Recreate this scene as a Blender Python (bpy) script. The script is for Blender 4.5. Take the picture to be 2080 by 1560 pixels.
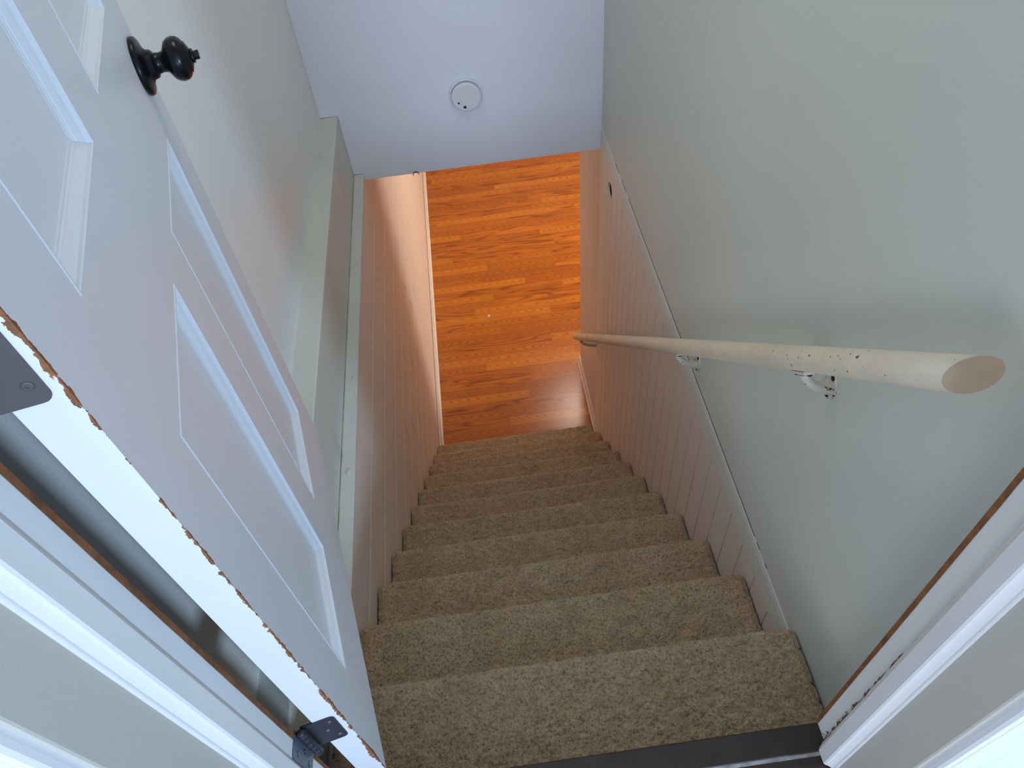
import bpy, bmesh, math, random
import numpy as np
from mathutils import Vector, Matrix

random.seed(7)
rng = np.random.default_rng(11)
SC = bpy.context.scene
COL = SC.collection
for o in list(bpy.data.objects):
    bpy.data.objects.remove(o, do_unlink=True)

# ------------------------------------------------------------------ camera
R = Vector((0.9911, -0.1148, -0.0744))
D = Vector((-0.136, -0.752, -0.645))
F = Vector((0.0187, 0.6494, -0.7602)).normalized()
R = (R - F * R.dot(F)).normalized()
D = F.cross(R)
cam_data = bpy.data.cameras.new('camera')
cam = bpy.data.objects.new('camera', cam_data)
COL.objects.link(cam)
M3 = Matrix((R, -D, -F)).transposed()
cam.matrix_world = Matrix.Translation((0.0, -0.57428, 1.36066)) @ M3.to_4x4()
cam_data.sensor_width = 36.0
cam_data.lens = 1481.9 / 2080 * 36.0
cam_data.clip_start = 0.02
SC.camera = cam

# ------------------------------------------------------------------ colour management, world, lights
SC.view_settings.view_transform = 'Standard'
SC.view_settings.look = 'None'
SC.view_settings.gamma = 1.0
SC.view_settings.use_curve_mapping = False
SC.view_settings.exposure = 0.0
SC.cycles.max_bounces = 10
SC.cycles.diffuse_bounces = 6

world = bpy.data.worlds.new('world')
SC.world = world
world.use_nodes = True
bg = world.node_tree.nodes['Background']
bg.inputs[0].default_value = (0.62, 0.75, 1.0, 1)
bg.inputs[1].default_value = 0.35


def area_light(name, loc, target, sx, sy, power, color, spread=math.pi):
    ld = bpy.data.lights.new(name, 'AREA')
    ld.shape = 'RECTANGLE'
    ld.size, ld.size_y = sx, sy
    ld.energy = power
    ld.color = color
    ld.spread = spread
    o = bpy.data.objects.new(name, ld)
    COL.objects.link(o)
    o.location = loc
    d = Vector(target) - Vector(loc)
    o.rotation_euler = d.to_track_quat('-Z', 'Y').to_euler()
    return o


# daylight through the windows of the rooms upstairs: one to the right, one far behind
area_light('window_light_right', (2.0, -2.76, 1.33), (-0.3, 0.0, 0.5), 0.22, 0.5, 84, (0.50, 0.71, 1.0))
area_light('window_light_left', (-1.45, -2.6, 0.95), (0.4, 0.2, 0.6), 0.9, 1.2, 14, (0.95, 0.97, 1.0))
area_light('window_light_far', (0.15, -6.4, 0.95), (0.1, 2.0, 0.6), 2.0, 1.4, 235, (0.64, 0.76, 1.0))
# unseen fill added overhead to brighten the stairwell
area_light('stairwell_fill', (0.0, 0.95, 2.40), (0.0, 0.95, 0.0), 0.5, 0.5, 7.0, (1.0, 0.97, 0.92))
# daylight through a window of the basement room, to the right
area_light('window_light_basement', (3.9, 3.9, -1.2), (-0.4, 3.9, -1.9), 1.2, 1.0, 66, (1.0, 0.93, 0.84))

# ------------------------------------------------------------------ material helpers


def new_mat(name):
    m = bpy.data.materials.new(name)
    m.use_nodes = True
    nt = m.node_tree
    b = nt.nodes['Principled BSDF']
    return m, nt, b


def N(nt, t, **kw):
    n = nt.nodes.new(t)
    for k, v in kw.items():
        setattr(n, k, v)
    return n


def L(nt, a, b):
    nt.links.new(a, b)


def ramp(nt, fac, stops):
    r = N(nt, 'ShaderNodeValToRGB')
    el = r.color_ramp.elements
    el[0].position, el[0].color = stops[0][0], stops[0][1]
    el[1].position, el[1].color = stops[-1][0], stops[-1][1]
    for p, c in stops[1:-1]:
        e = el.new(p)
        e.color = c
    if fac is not None:
        L(nt, fac, r.inputs[0])
    return r.outputs[0]


def noise(nt, vec, scale, detail=3, rough=0.5, dist=0.0):
    n = N(nt, 'ShaderNodeTexNoise')
    n.inputs['Scale'].default_value = scale
    n.inputs['Detail'].default_value = detail
    n.inputs['Roughness'].default_value = rough
    n.inputs['Distortion'].default_value = dist
    if vec is not None:
        L(nt, vec, n.inputs['Vector'])
    return n.outputs['Fac']


def mapping(nt, vec, scale=(1, 1, 1), loc=(0, 0, 0), rot=(0, 0, 0)):
    n = N(nt, 'ShaderNodeMapping')
    n.inputs['Scale'].default_value = scale
    n.inputs['Location'].default_value = loc
    n.inputs['Rotation'].default_value = rot
    L(nt, vec, n.inputs['Vector'])
    return n.outputs[0]


def objco(nt):
    return N(nt, 'ShaderNodeTexCoord').outputs['Object']


def math_(nt, op, a, b=None, c=None):
    n = N(nt, 'ShaderNodeMath', operation=op)
    for i, v in enumerate((a, b, c)):
        if v is None:
            continue
        if isinstance(v, (int, float)):
            n.inputs[i].default_value = v
        else:
            L(nt, v, n.inputs[i])
    return n.outputs[0]


def mixc(nt, fac, a, b, blend='MIX'):
    n = N(nt, 'ShaderNodeMix', data_type='RGBA', blend_type=blend)
    for sock, v in ((n.inputs[0], fac), (n.inputs[6], a), (n.inputs[7], b)):
        if isinstance(v, (int, float)):
            sock.default_value = v
        elif isinstance(v, tuple):
            sock.default_value = v
        else:
            L(nt, v, sock)
    return n.outputs[2]


def bump(nt, b, h, strength, dist):
    n = N(nt, 'ShaderNodeBump')
    n.inputs['Strength'].default_value = strength
    n.inputs['Distance'].default_value = dist
    L(nt, h, n.inputs['Height'])
    L(nt, n.outputs[0], b.inputs['Normal'])
    return n


def c4(c):
    return (c[0], c[1], c[2], 1)


def paint(name, col, rough=0.5, orange=0.12, var=0.05, scuff=0.0, spec=0.5):
    """painted surface: faint tone variation, roller texture, optional scuffs"""
    m, nt, b = new_mat(name)
    co = objco(nt)
    n1 = noise(nt, co, 1.7, 4)
    lo = tuple(v * (1 - var) for v in col)
    hi = tuple(min(1, v * (1 + var)) for v in col)
    c = ramp(nt, n1, [(0.3, c4(lo)), (0.7, c4(hi))])
    if scuff > 0:
        n2 = noise(nt, mapping(nt, co, (14, 14, 5)), 1.0, 6, 0.62)
        f = ramp(nt, n2, [(0.60, (0, 0, 0, 1)), (0.74, (1, 1, 1, 1))])
        f2 = math_(nt, 'MULTIPLY', f, scuff)
        c = mixc(nt, f2, c, c4(tuple(v * 0.72 for v in col)))
    L(nt, c, b.inputs['Base Color'])
    b.inputs['Roughness'].default_value = rough
    b.inputs['Specular IOR Level'].default_value = spec
    h = noise(nt, co, 260, 2)
    bump(nt, b, h, orange, 0.002)
    return m


def plain(name, col, rough=0.5, metal=0.0, var=0.12, scale=40, bumpy=0.05):
    m, nt, b = new_mat(name)
    co = objco(nt)
    n1 = noise(nt, co, scale, 4)
    c = ramp(nt, n1, [(0.3, c4(tuple(v * (1 - var) for v in col))), (0.7, c4(tuple(v * (1 + var) for v in col)))])
    L(nt, c, b.inputs['Base Color'])
    b.inputs['Roughness'].default_value = rough
    b.inputs['Metallic'].default_value = metal
    bump(nt, b, n1, bumpy, 0.001)
    return m


M_wall_r = paint('paint_wall_right', (0.645, 0.675, 0.60), 0.55, 0.10, 0.03, 0.15)
M_wall_l = paint('paint_wall_left', (0.82, 0.81, 0.76), 0.36, 0.22, 0.03)
M_bulk = paint('paint_bulkhead', (0.725, 0.75, 0.82), 0.6, 0.08, 0.03)
M_ledge = paint('paint_ledge', (0.66, 0.655, 0.58), 0.55, 0.3, 0.06, 0.5)
M_panel = paint('paint_panel', (0.78, 0.68, 0.59), 0.5, 0.05, 0.03, 0.2)
M_bead = paint('paint_beadboard', (0.77, 0.66, 0.575), 0.5, 0.05, 0.03, 0.1)
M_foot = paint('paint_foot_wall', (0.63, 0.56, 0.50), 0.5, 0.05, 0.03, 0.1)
M_trim = paint('paint_trim', (0.70, 0.69, 0.63), 0.5, 0.08, 0.04, 0.4)
M_casing = paint('paint_casing', (0.78, 0.785, 0.79), 0.42, 0.08, 0.03, 0.2)
M_jamb_hall = paint('paint_jamb_shade', (0.56, 0.54, 0.47), 0.45, 0.08, 0.04, 0.3)  # darker cream holds the shade on the hall side of the jambs
M_base = paint('paint_baseboard', (0.80, 0.74, 0.66), 0.45, 0.05, 0.04)
M_hall = paint('paint_hall', (0.70, 0.70, 0.70), 0.7, 0.08, 0.03)
M_dark = plain('shade_fill', (0.02, 0.017, 0.015), 0.9)  # near-black: shade of the joints and the hole put into the colour
M_raw = plain('raw_wood', (0.21, 0.080, 0.028), 0.7, 0, 0.35, 60, 0.2)
M_scratch = plain('scratch_dark', (0.23, 0.13, 0.085), 0.7)
M_scratch_l = plain('scratch_light', (0.83, 0.74, 0.64), 0.6)
M_black = plain('oil_rubbed_metal', (0.012, 0.012, 0.015), 0.27, 0.6, 0.2, 30, 0.02)
M_screw = plain('screw_metal', (0.25, 0.25, 0.28), 0.35, 0.9, 0.2, 200)
M_plastic = paint('detector_plastic', (0.70, 0.72, 0.75), 0.45, 0.0, 0.01)
M_plastic_d = plain('detector_hole', (0.03, 0.035, 0.06), 0.5)
M_flake = plain('paint_flake', (0.85, 0.75, 0.65), 0.6)


def door_paint(name):
    """gloss white door paint; the wood shows where paint has chipped off along the hinge-side corner"""
    m, nt, b = new_mat(name)
    co = objco(nt)
    sep = N(nt, 'ShaderNodeSeparateXYZ')
    L(nt, co, sep.inputs[0])
    x, y, z = sep.outputs
    base = (0.72, 0.735, 0.76)
    n1 = noise(nt, co, 2.5, 4)
    c = ramp(nt, n1, [(0.3, c4(tuple(v * .965 for v in base))), (0.7, c4(tuple(v * 1.03 for v in base)))])
    # faint brush smears and scuffs
    n2 = noise(nt, mapping(nt, co, (22, 22, 4)), 1.0, 6, 0.65)
    f = math_(nt, 'MULTIPLY', ramp(nt, n2, [(0.62, (0, 0, 0, 1)), (0.76, (1, 1, 1, 1))]), 0.22)
    c = mixc(nt, f, c, (0.47, 0.48, 0.50, 1))
    # chips: distance from the corner (local x = 0, y = 0)
    ax = math_(nt, 'ABSOLUTE', x)
    ay = math_(nt, 'ABSOLUTE', y)
    dist = math_(nt, 'MAXIMUM', ax, ay)
    nn = noise(nt, mapping(nt, co, (60, 60, 34)), 1.0, 5, 0.7)
    n3 = noise(nt, mapping(nt, co, (0, 0, 5.0), (3.1, 0, 0)), 1.0, 2)
    w = math_(nt, 'ADD', math_(nt, 'MULTIPLY', nn, 0.020), math_(nt, 'MULTIPLY', n3, 0.018))
    w = math_(nt, 'SUBTRACT', w, 0.0172)
    chip = math_(nt, 'LESS_THAN', dist, w)
    edge = math_(nt, 'LESS_THAN', dist, 0.012)
    chip = math_(nt, 'MULTIPLY', chip, edge)
    nb = noise(nt, co, 90, 3)
    wood = ramp(nt, nb, [(0.3, (0.12, 0.045, 0.02, 1)), (0.7, (0.34, 0.13, 0.05, 1))])
    c = mixc(nt, chip, c, wood)
    L(nt, c, b.inputs['Base Color'])
    r = math_(nt, 'ADD', math_(nt, 'MULTIPLY', chip, 0.4), 0.36)
    L(nt, r, b.inputs['Roughness'])
    h = noise(nt, mapping(nt, co, (120, 120, 18)), 1.0, 3)
    bump(nt, b, h, 0.10, 0.002)
    return m


M_door = door_paint('door_paint')


def jamb_paint(name, gap_y, sgn, zmax):
    """trim paint, chipped to the wood near the foot along the line where the stop meets the jamb"""
    m, nt, b = new_mat(name)
    co = objco(nt)
    sep = N(nt, 'ShaderNodeSeparateXYZ')
    L(nt, co, sep.inputs[0])
    x, y, z = sep.outputs
    base = (0.74, 0.74, 0.72)
    n1 = noise(nt, co, 3.0, 4)
    c = ramp(nt, n1, [(0.3, c4(tuple(v * .96 for v in base))), (0.7, c4(tuple(v * 1.03 for v in base)))])
    dist = math_(nt, 'ABSOLUTE', math_(nt, 'SUBTRACT', y, gap_y))
    nn = noise(nt, mapping(nt, co, (140, 140, 60)), 1.0, 5, 0.7)
    zf = math_(nt, 'MAXIMUM', math_(nt, 'SUBTRACT', 1.0, math_(nt, 'DIVIDE', z, zmax)), 0.0)
    w = math_(nt, 'MULTIPLY', math_(nt, 'MAXIMUM', math_(nt, 'SUBTRACT', nn, 0.42), 0.0), 0.055)
    w = math_(nt, 'MULTIPLY', w, zf)
    chip = math_(nt, 'LESS_THAN', dist, w)
    c = mixc(nt, chip, c, (0.13, 0.055, 0.045, 1))
    L(nt, c, b.inputs['Base Color'])
    b.inputs['Roughness'].default_value = 0.5
    bump(nt, b, noise(nt, co, 200, 2), 0.06, 0.002)
    return m


def chipped(name, base, chipcol, scale, thr, rough=0.45, stretch=(1, 1, 1), grime=0.0, worn_end=False):
    m, nt, b = new_mat(name)
    co = objco(nt)
    n1 = noise(nt, co, 9.0, 5, 0.6)
    c = ramp(nt, n1, [(0.25, c4(tuple(v * (.93 - grime) for v in base))), (0.7, c4(tuple(v * 1.03 for v in base)))])
    nn = noise(nt, mapping(nt, co, stretch), scale, 3, 0.55)
    big = noise(nt, co, 4.0, 2)
    s = math_(nt, 'ADD', nn, math_(nt, 'MULTIPLY', math_(nt, 'SUBTRACT', big, 0.5), 0.22))
    if worn_end:
        sp = N(nt, 'ShaderNodeSeparateXYZ')
        L(nt, co, sp.inputs[0])
        t = math_(nt, 'MINIMUM', math_(nt, 'MAXIMUM', math_(nt, 'MULTIPLY', math_(nt, 'SUBTRACT', sp.outputs[1], 1.2), 0.055), 0.0), 0.075)
        s = math_(nt, 'ADD', s, t)
    chip = math_(nt, 'GREATER_THAN', s, thr)
    c = mixc(nt, chip, c, c4(chipcol))
    L(nt, c, b.inputs['Base Color'])
    b.inputs['Roughness'].default_value = rough
    bump(nt, b, math_(nt, 'MULTIPLY', chip, -1.0), 0.3, 0.002)
    return m


M_rail = chipped('paint_handrail', (0.79, 0.695, 0.53), (0.12, 0.05, 0.025), 85, 0.70, 0.42, (1, 1, 1), 0.10, True)
M_railend = plain('handrail_cut_wood', (0.50, 0.365, 0.25), 0.7, 0, 0.06, 30)
M_bracket = chipped('paint_bracket', (0.66, 0.62, 0.53), (0.03, 0.022, 0.018), 70, 0.66, 0.5)
M_hinge = chipped('hinge_metal', (0.030, 0.030, 0.040), (0.50, 0.52, 0.57), 75, 0.79, 0.45, (1, 1, 1), 0.15)
M_hinge_p = chipped('hinge_metal_grey', (0.13, 0.145, 0.18), (0.75, 0.78, 0.85), 75, 0.80, 0.35)
M_hinge_m = chipped('hinge_metal_middle', (0.085, 0.078, 0.078), (0.35, 0.33, 0.31), 75, 0.80, 0.5)


def carpet_mat():
    m, nt, b = new_mat('carpet')
    co = objco(nt)
    n0 = noise(nt, co, 7.0, 3)
    n1 = noise(nt, co, 170.0, 3, 0.62)
    n2 = noise(nt, co, 520.0, 2, 0.6)
    n3 = noise(nt, co, 38.0, 3, 0.6)
    c0 = ramp(nt, n0, [(0.3, (0.68, 0.485, 0.285, 1)), (0.7, (0.78, 0.585, 0.375, 1))])
    c1 = ramp(nt, n1, [(0.30, (0.40, 0.37, 0.34, 1)), (0.5, (0.92, 0.92, 0.92, 1)), (0.75, (1.15, 1.15, 1.15, 1))])
    c2 = ramp(nt, n2, [(0.30, (0.62, 0.60, 0.58, 1)), (0.65, (1.1, 1.1, 1.1, 1))])
    c0 = mixc(nt, 1.0, c0, ramp(nt, n3, [(0.32, (0.80, 0.79, 0.77, 1)), (0.6, (1.04, 1.04, 1.04, 1))]), 'MULTIPLY')
    c = mixc(nt, 1.0, c0, c1, 'MULTIPLY')
    c = mixc(nt, 1.0, c, c2, 'MULTIPLY')
    L(nt, c, b.inputs['Base Color'])
    b.inputs['Roughness'].default_value = 1.0
    b.inputs['Specular IOR Level'].default_value = 0.05
    b.inputs['Sheen Weight'].default_value = 0.25
    b.inputs['Sheen Roughness'].default_value = 0.6
    h = math_(nt, 'ADD', math_(nt, 'MULTIPLY', n1, 1.3), n2)
    bump(nt, b, h, 0.9, 0.005)
    return m


M_carpet = carpet_mat()


def plank_mat(name, row_w, board_len, tones, seam_every, rough, grain_dark, seam_w=0.0017):
    """laminate strips running along X, cathedral grain inside each strip"""
    m, nt, b = new_mat(name)
    co = objco(nt)
    sep = N(nt, 'ShaderNodeSeparateXYZ')
    L(nt, co, sep.inputs[0])
    x, y, z = sep.outputs
    v = math_(nt, 'DIVIDE', y, row_w)
    row = math_(nt, 'FLOOR', v)
    wn = N(nt, 'ShaderNodeTexWhiteNoise', noise_dimensions='1D')
    L(nt, row, wn.inputs['W'])
    off = math_(nt, 'MULTIPLY', wn.outputs['Value'], 7.3)
    ux = math_(nt, 'ADD', math_(nt, 'DIVIDE', x, board_len), off)
    brd = math_(nt, 'FLOOR', ux)
    bid = math_(nt, 'ADD', math_(nt, 'MULTIPLY', row, 17.37), math_(nt, 'MULTIPLY', brd, 5.91))
    wb = N(nt, 'ShaderNodeTexWhiteNoise', noise_dimensions='1D')
    L(nt, bid, wb.inputs['W'])
    rnd = wb.outputs['Value']
    comb = N(nt, 'ShaderNodeCombineXYZ')
    L(nt, math_(nt, 'MULTIPLY', x, 1.5), comb.inputs[0])
    L(nt, math_(nt, 'MULTIPLY', y, 15.0), comb.inputs[1])
    L(nt, math_(nt, 'MULTIPLY', bid, 3.7), comb.inputs[2])
    n1 = noise(nt, comb.outputs[0], 1.0, 1.0, 0.4, 0.35)
    # cathedral arches down the middle of some strips
    yc = math_(nt, 'SUBTRACT', math_(nt, 'FRACT', v), math_(nt, 'ADD', 0.32, math_(nt, 'MULTIPLY', rnd, 0.36)))
    sgn = math_(nt, 'SUBTRACT', math_(nt, 'MULTIPLY', math_(nt, 'GREATER_THAN', math_(nt, 'FRACT', math_(nt, 'MULTIPLY', rnd, 7.0)), 0.5), 2.0), 1.0)
    arch = math_(nt, 'ADD', math_(nt, 'MULTIPLY', math_(nt, 'MULTIPLY', yc, yc), 26.0), math_(nt, 'MULTIPLY', math_(nt, 'MULTIPLY', x, sgn), 15.0))
    arch = math_(nt, 'ADD', arch, math_(nt, 'MULTIPLY', n1, 7.0))
    plain_ = math_(nt, 'MULTIPLY', n1, 6.5)
    has = math_(nt, 'GREATER_THAN', math_(nt, 'FRACT', math_(nt, 'MULTIPLY', rnd, 3.0)), 0.45)
    mixv = math_(nt, 'ADD', math_(nt, 'MULTIPLY', arch, has), math_(nt, 'MULTIPLY', plain_, math_(nt, 'SUBTRACT', 1.0, has)))
    rings = math_(nt, 'FRACT', mixv)
    comb2 = N(nt, 'ShaderNodeCombineXYZ')
    L(nt, math_(nt, 'MULTIPLY', x, 7.0), comb2.inputs[0])
    L(nt, math_(nt, 'MULTIPLY', y, 150.0), comb2.inputs[1])
    L(nt, math_(nt, 'MULTIPLY', bid, 1.3), comb2.inputs[2])
    fib = noise(nt, comb2.outputs[0], 1.0, 3.0, 0.6)
    tone = ramp(nt, rnd, [(0.0, c4(tones[0])), (0.35, c4(tones[1])), (0.7, c4(tones[2])), (1.0, c4(tones[3]))])
    dark = mixc(nt, 1.0, tone, c4(grain_dark), 'MULTIPLY')
    rf = ramp(nt, rings, [(0.0, (1, 1, 1, 1)), (0.22, (0.25, 0.25, 0.25, 1)), (0.7, (0.0, 0.0, 0.0, 1)), (1.0, (0.75, 0.75, 0.75, 1))])
    c = mixc(nt, math_(nt, 'MULTIPLY', rf, 0.95), tone, dark)
    ff = ramp(nt, fib, [(0.35, (1, 1, 1, 1)), (0.6, (0, 0, 0, 1))])
    c = mixc(nt, math_(nt, 'MULTIPLY', ff, 0.30), c, dark)
    # seams between boards
    vs = math_(nt, 'DIVIDE', y, row_w * seam_every)
    fr = math_(nt, 'FRACT', vs)
    e = math_(nt, 'MINIMUM', fr, math_(nt, 'SUBTRACT', 1.0, fr))
    seam = math_(nt, 'LESS_THAN', math_(nt, 'MULTIPLY', e, row_w * seam_every), seam_w)
    fx = math_(nt, 'FRACT', ux)
    ex = math_(nt, 'MINIMUM', fx, math_(nt, 'SUBTRACT', 1.0, fx))
    seamx = math_(nt, 'LESS_THAN', math_(nt, 'MULTIPLY', ex, board_len), 0.0012)
    s = math_(nt, 'MAXIMUM', seam, math_(nt, 'MULTIPLY', seamx, 0.35))
    c = mixc(nt, math_(nt, 'MULTIPLY', s, 0.5), c, (0.05, 0.018, 0.006, 1))
    L(nt, c, b.inputs['Base Color'])
    b.inputs['Roughness'].default_value = rough
    hh = math_(nt, 'SUBTRACT', math_(nt, 'MULTIPLY', fib, 0.25), math_(nt, 'MULTIPLY', s, 1.0))
    bump(nt, b, hh, 0.25, 0.0015)
    return m


M_floor = plank_mat('laminate_oak', 0.0735, 1.05,
                    [(0.56, 0.175, 0.016), (0.50, 0.148, 0.013), (0.62, 0.200, 0.017), (0.71, 0.262, 0.025)],
                    2.0, 0.27, (0.40, 0.27, 0.20))
M_hallfloor = plank_mat('dark_hall_floor', 0.09, 1.2,
                        [(0.035, 0.020, 0.016), (0.028, 0.016, 0.013), (0.04, 0.024, 0.02), (0.05, 0.03, 0.024)],
                        1.0, 0.42, (0.5, 0.45, 0.45), 0.0008)
M_thresh = plain('dark_threshold_wood', (0.016, 0.010, 0.008), 0.5, 0, 0.35, 18, 0.15)
M_strip = plain('worn_seam', (0.28, 0.25, 0.24), 0.6, 0, 0.4, 60)

# ------------------------------------------------------------------ geometry helpers


def obj(name, bm, mat, parent=None, smooth=False, bevel=0.0, segs=2, angle=40):
    me = bpy.data.meshes.new(name)
    bmesh.ops.recalc_face_normals(bm, faces=bm.faces)
    bm.to_mesh(me)
    bm.free()
    mats = mat if isinstance(mat, (list, tuple)) else [mat]
    for mm in mats:
        me.materials.append(mm)
    o = bpy.data.objects.new(name, me)
    COL.objects.link(o)
    if parent is not None:
        o.parent = parent
    if smooth:
        for p in me.polygons:
            p.use_smooth = True
    if bevel > 0:
        md = o.modifiers.new('bevel', 'BEVEL')
        md.width = bevel
        md.segments = segs
        md.limit_method = 'ANGLE'
        md.angle_limit = math.radians(angle)
        md.harden_normals = False
    return o


def tag(o, label, cat, group=None, kind=None):
    o['label'] = label
    o['category'] = cat
    if group:
        o['group'] = group
    if kind:
        o['kind'] = kind
    return o


def struct(o, label, cat):
    return tag(o, label, cat, None, 'structure')


def empty(name, loc, rz=0.0):
    e = bpy.data.objects.new(name, None)
    e.location = loc
    e.rotation_euler = (0, 0, rz)
    e.empty_display_size = 0.1
    COL.objects.link(e)
    return e


def box(bm, x0, x1, y0, y1, z0, z1, mi=0):
    vs = [bm.verts.new(p) for p in ((x0, y0, z0), (x1, y0, z0), (x1, y1, z0), (x0, y1, z0),
                                    (x0, y0, z1), (x1, y0, z1), (x1, y1, z1), (x0, y1, z1))]
    for f in ((0, 3, 2, 1), (4, 5, 6, 7), (0, 1, 5, 4), (1, 2, 6, 5), (2, 3, 7, 6), (3, 0, 4, 7)):
        fc = bm.faces.new([vs[i] for i in f])
        fc.material_index = mi
    return vs


def boxobj(name, dims, mat, parent=None, bevel=0.0):
    bm = bmesh.new()
    box(bm, *dims)
    return obj(name, bm, mat, parent, bevel=bevel)


def prism_z(bm, pts, z0, z1, mi=0):
    """closed plan polygon extruded upward"""
    lo = [bm.verts.new((x, y, z0)) for x, y in pts]
    hi = [bm.verts.new((x, y, z1)) for x, y in pts]
    n = len(pts)
    for i in range(n):
        f = bm.faces.new((lo[i], lo[(i + 1) % n], hi[(i + 1) % n], hi[i]))
        f.material_index = mi
    bm.faces.new(lo[::-1]).material_index = mi
    bm.faces.new(hi).material_index = mi


def prism_y(bm, pts, y0, y1, mi=0):
    """closed (x, z) polygon extruded along Y"""
    lo = [bm.verts.new((x, y0, z)) for x, z in pts]
    hi = [bm.verts.new((x, y1, z)) for x, z in pts]
    n = len(pts)
    for i in range(n):
        f = bm.faces.new((lo[i], lo[(i + 1) % n], hi[(i + 1) % n], hi[i]))
        f.material_index = mi
    bm.faces.new(lo[::-1]).material_index = mi
    bm.faces.new(hi).material_index = mi


def lathe(bm, prof, seg=48, mat=Matrix.Identity(4), mi=0):
    """profile of (radius, height) spun round local Z"""
    rings = []
    for r, h in prof:
        if r < 1e-6:
            rings.append([bm.verts.new(mat @ Vector((0, 0, h)))])
        else:
            rings.append([bm.verts.new(mat @ Vector((r * math.cos(2 * math.pi * k / seg), r * math.sin(2 * math.pi * k / seg), h)))
                          for k in range(seg)])
    for a, b in zip(rings[:-1], rings[1:]):
        for k in range(seg):
            k2 = (k + 1) % seg
            if len(a) == 1 and len(b) == 1:
                continue
            if len(a) == 1:
                f = bm.faces.new((a[0], b[k], b[k2]))
            elif len(b) == 1:
                f = bm.faces.new((a[k], b[0], a[k2]))
            else:
                f = bm.faces.new((a[k], b[k], b[k2], a[k2]))
            f.material_index = mi
    return rings


def tube(bm, pts, rads, seg=12, mi=0, flat=1.0):
    """round bar along points with a radius at each"""
    rings = []
    P = [Vector(p) for p in pts]
    up = Vector((0.31, 0.2, 0.93))
    for i, p in enumerate(P):
        t = (P[min(i + 1, len(P) - 1)] - P[max(i - 1, 0)]).normalized()
        a = t.cross(up).normalized()
        b = t.cross(a).normalized()
        r = rads[i] if isinstance(rads, (list, tuple)) else rads
        rings.append([bm.verts.new(p + a * (r * math.cos(2 * math.pi * k / seg)) + b * (r * flat * math.sin(2 * math.pi * k / seg)))
                      for k in range(seg)])
    for a, b in zip(rings[:-1], rings[1:]):
        for k in range(seg):
            bm.faces.new((a[k], a[(k + 1) % seg], b[(k + 1) % seg], b[k])).material_index = mi
    bm.faces.new(rings[0][::-1]).material_index = mi
    bm.faces.new(rings[-1]).material_index = mi


# ------------------------------------------------------------------ dimensions
XL, XR = -0.4395, 0.5637         # lower panelled walls
XUL = -0.545                     # upper left wall
YB = 2.1176                      # bulkhead face
ZF = -2.5764                     # basement floor
RISE, RUN = 0.21470, 0.21893
YW0, YW1 = -0.255, -0.396        # stair face and hall face of the wall with the doorway
ZC = 2.45
BACK = 6.6                       # far end of the basement room

# ------------------------------------------------------------------ setting: walls, floors, ceilings
bm = bmesh.new(); box(bm, XR, XR + 0.12, YW0 - 0.02, YB + 0.3, -0.2575, ZC)
struct(obj('wall_right', bm, M_wall_r), 'plain grey-green upper wall on the right, above the handrail side trim', 'wall')
bm = bmesh.new(); box(bm, XUL - 0.12, XUL, YW0 - 0.02, YB + 0.3, -0.2, ZC)
struct(obj('wall_left', bm, M_wall_l), 'satin white upper wall on the left behind the open door', 'wall')

# bulkhead facing the doorway, notched over the left ledges
bm = bmesh.new()
pts = [(XUL, -0.068), (-0.4765, -0.068), (-0.4765, -0.331), (XL, -0.331), (XL, -0.362), (0.70, -0.362), (0.70, ZC), (XUL, ZC)]
f = [bm.verts.new((x, YB, z)) for x, z in pts]
g = [bm.verts.new((x, YB + 0.13, z)) for x, z in pts]
bm.faces.new(f)
bm.faces.new(g[::-1])
for i in range(len(pts)):
    j = (i + 1) % len(pts)
    bm.faces.new((f[i], g[i], g[j], f[j]))
struct(obj('wall_bulkhead', bm, M_bulk, bevel=0.002), 'pale blue-white bulkhead above the foot of the stairs, carrying the smoke detector', 'wall')

# left ledge (top of the foundation) and its face
bm = bmesh.new(); box(bm, XUL - 0.05, -0.477, YW0, YB, -0.36, -0.068)
struct(obj('trim_1', bm, M_ledge, bevel=0.004), 'upper painted ledge along the left wall beside the door', 'ledge')
# narrow lower ledge capping the panelling, slightly wavy as painted over
bm = bmesh.new()
ny = 90
rows = []
for i in range(ny + 1):
    y = YW0 + (YB - YW0) * i / ny
    w = 0.0012 * math.sin(i * 1.7) + 0.0009 * random.uniform(-1, 1)
    a = -0.4755 + 0.0008 * random.uniform(-1, 1)
    rows.append([bm.verts.new(p) for p in ((a, y, -0.352), (a, y, -0.334 + w * .6), (a + 0.004, y, -0.332 + w * .5), (XL + 0.001, y, -0.332 + w * .4),
                                          (XL + 0.0045, y, -0.336 + w), (XL + 0.0045 + w * .6, y, -0.3475), (XL - 0.002, y, -0.352))])
for a, b in zip(rows[:-1], rows[1:]):
    for k in range(7):
        bm.faces.new((a[k], a[(k + 1) % 7], b[(k + 1) % 7], b[k]))
bm.faces.new(rows[0][::-1]); bm.faces.new(rows[-1])
ledge2 = struct(obj('trim_2', bm, M_ledge, smooth=False), 'narrow lumpy painted ledge capping the left panelling', 'ledge')
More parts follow.
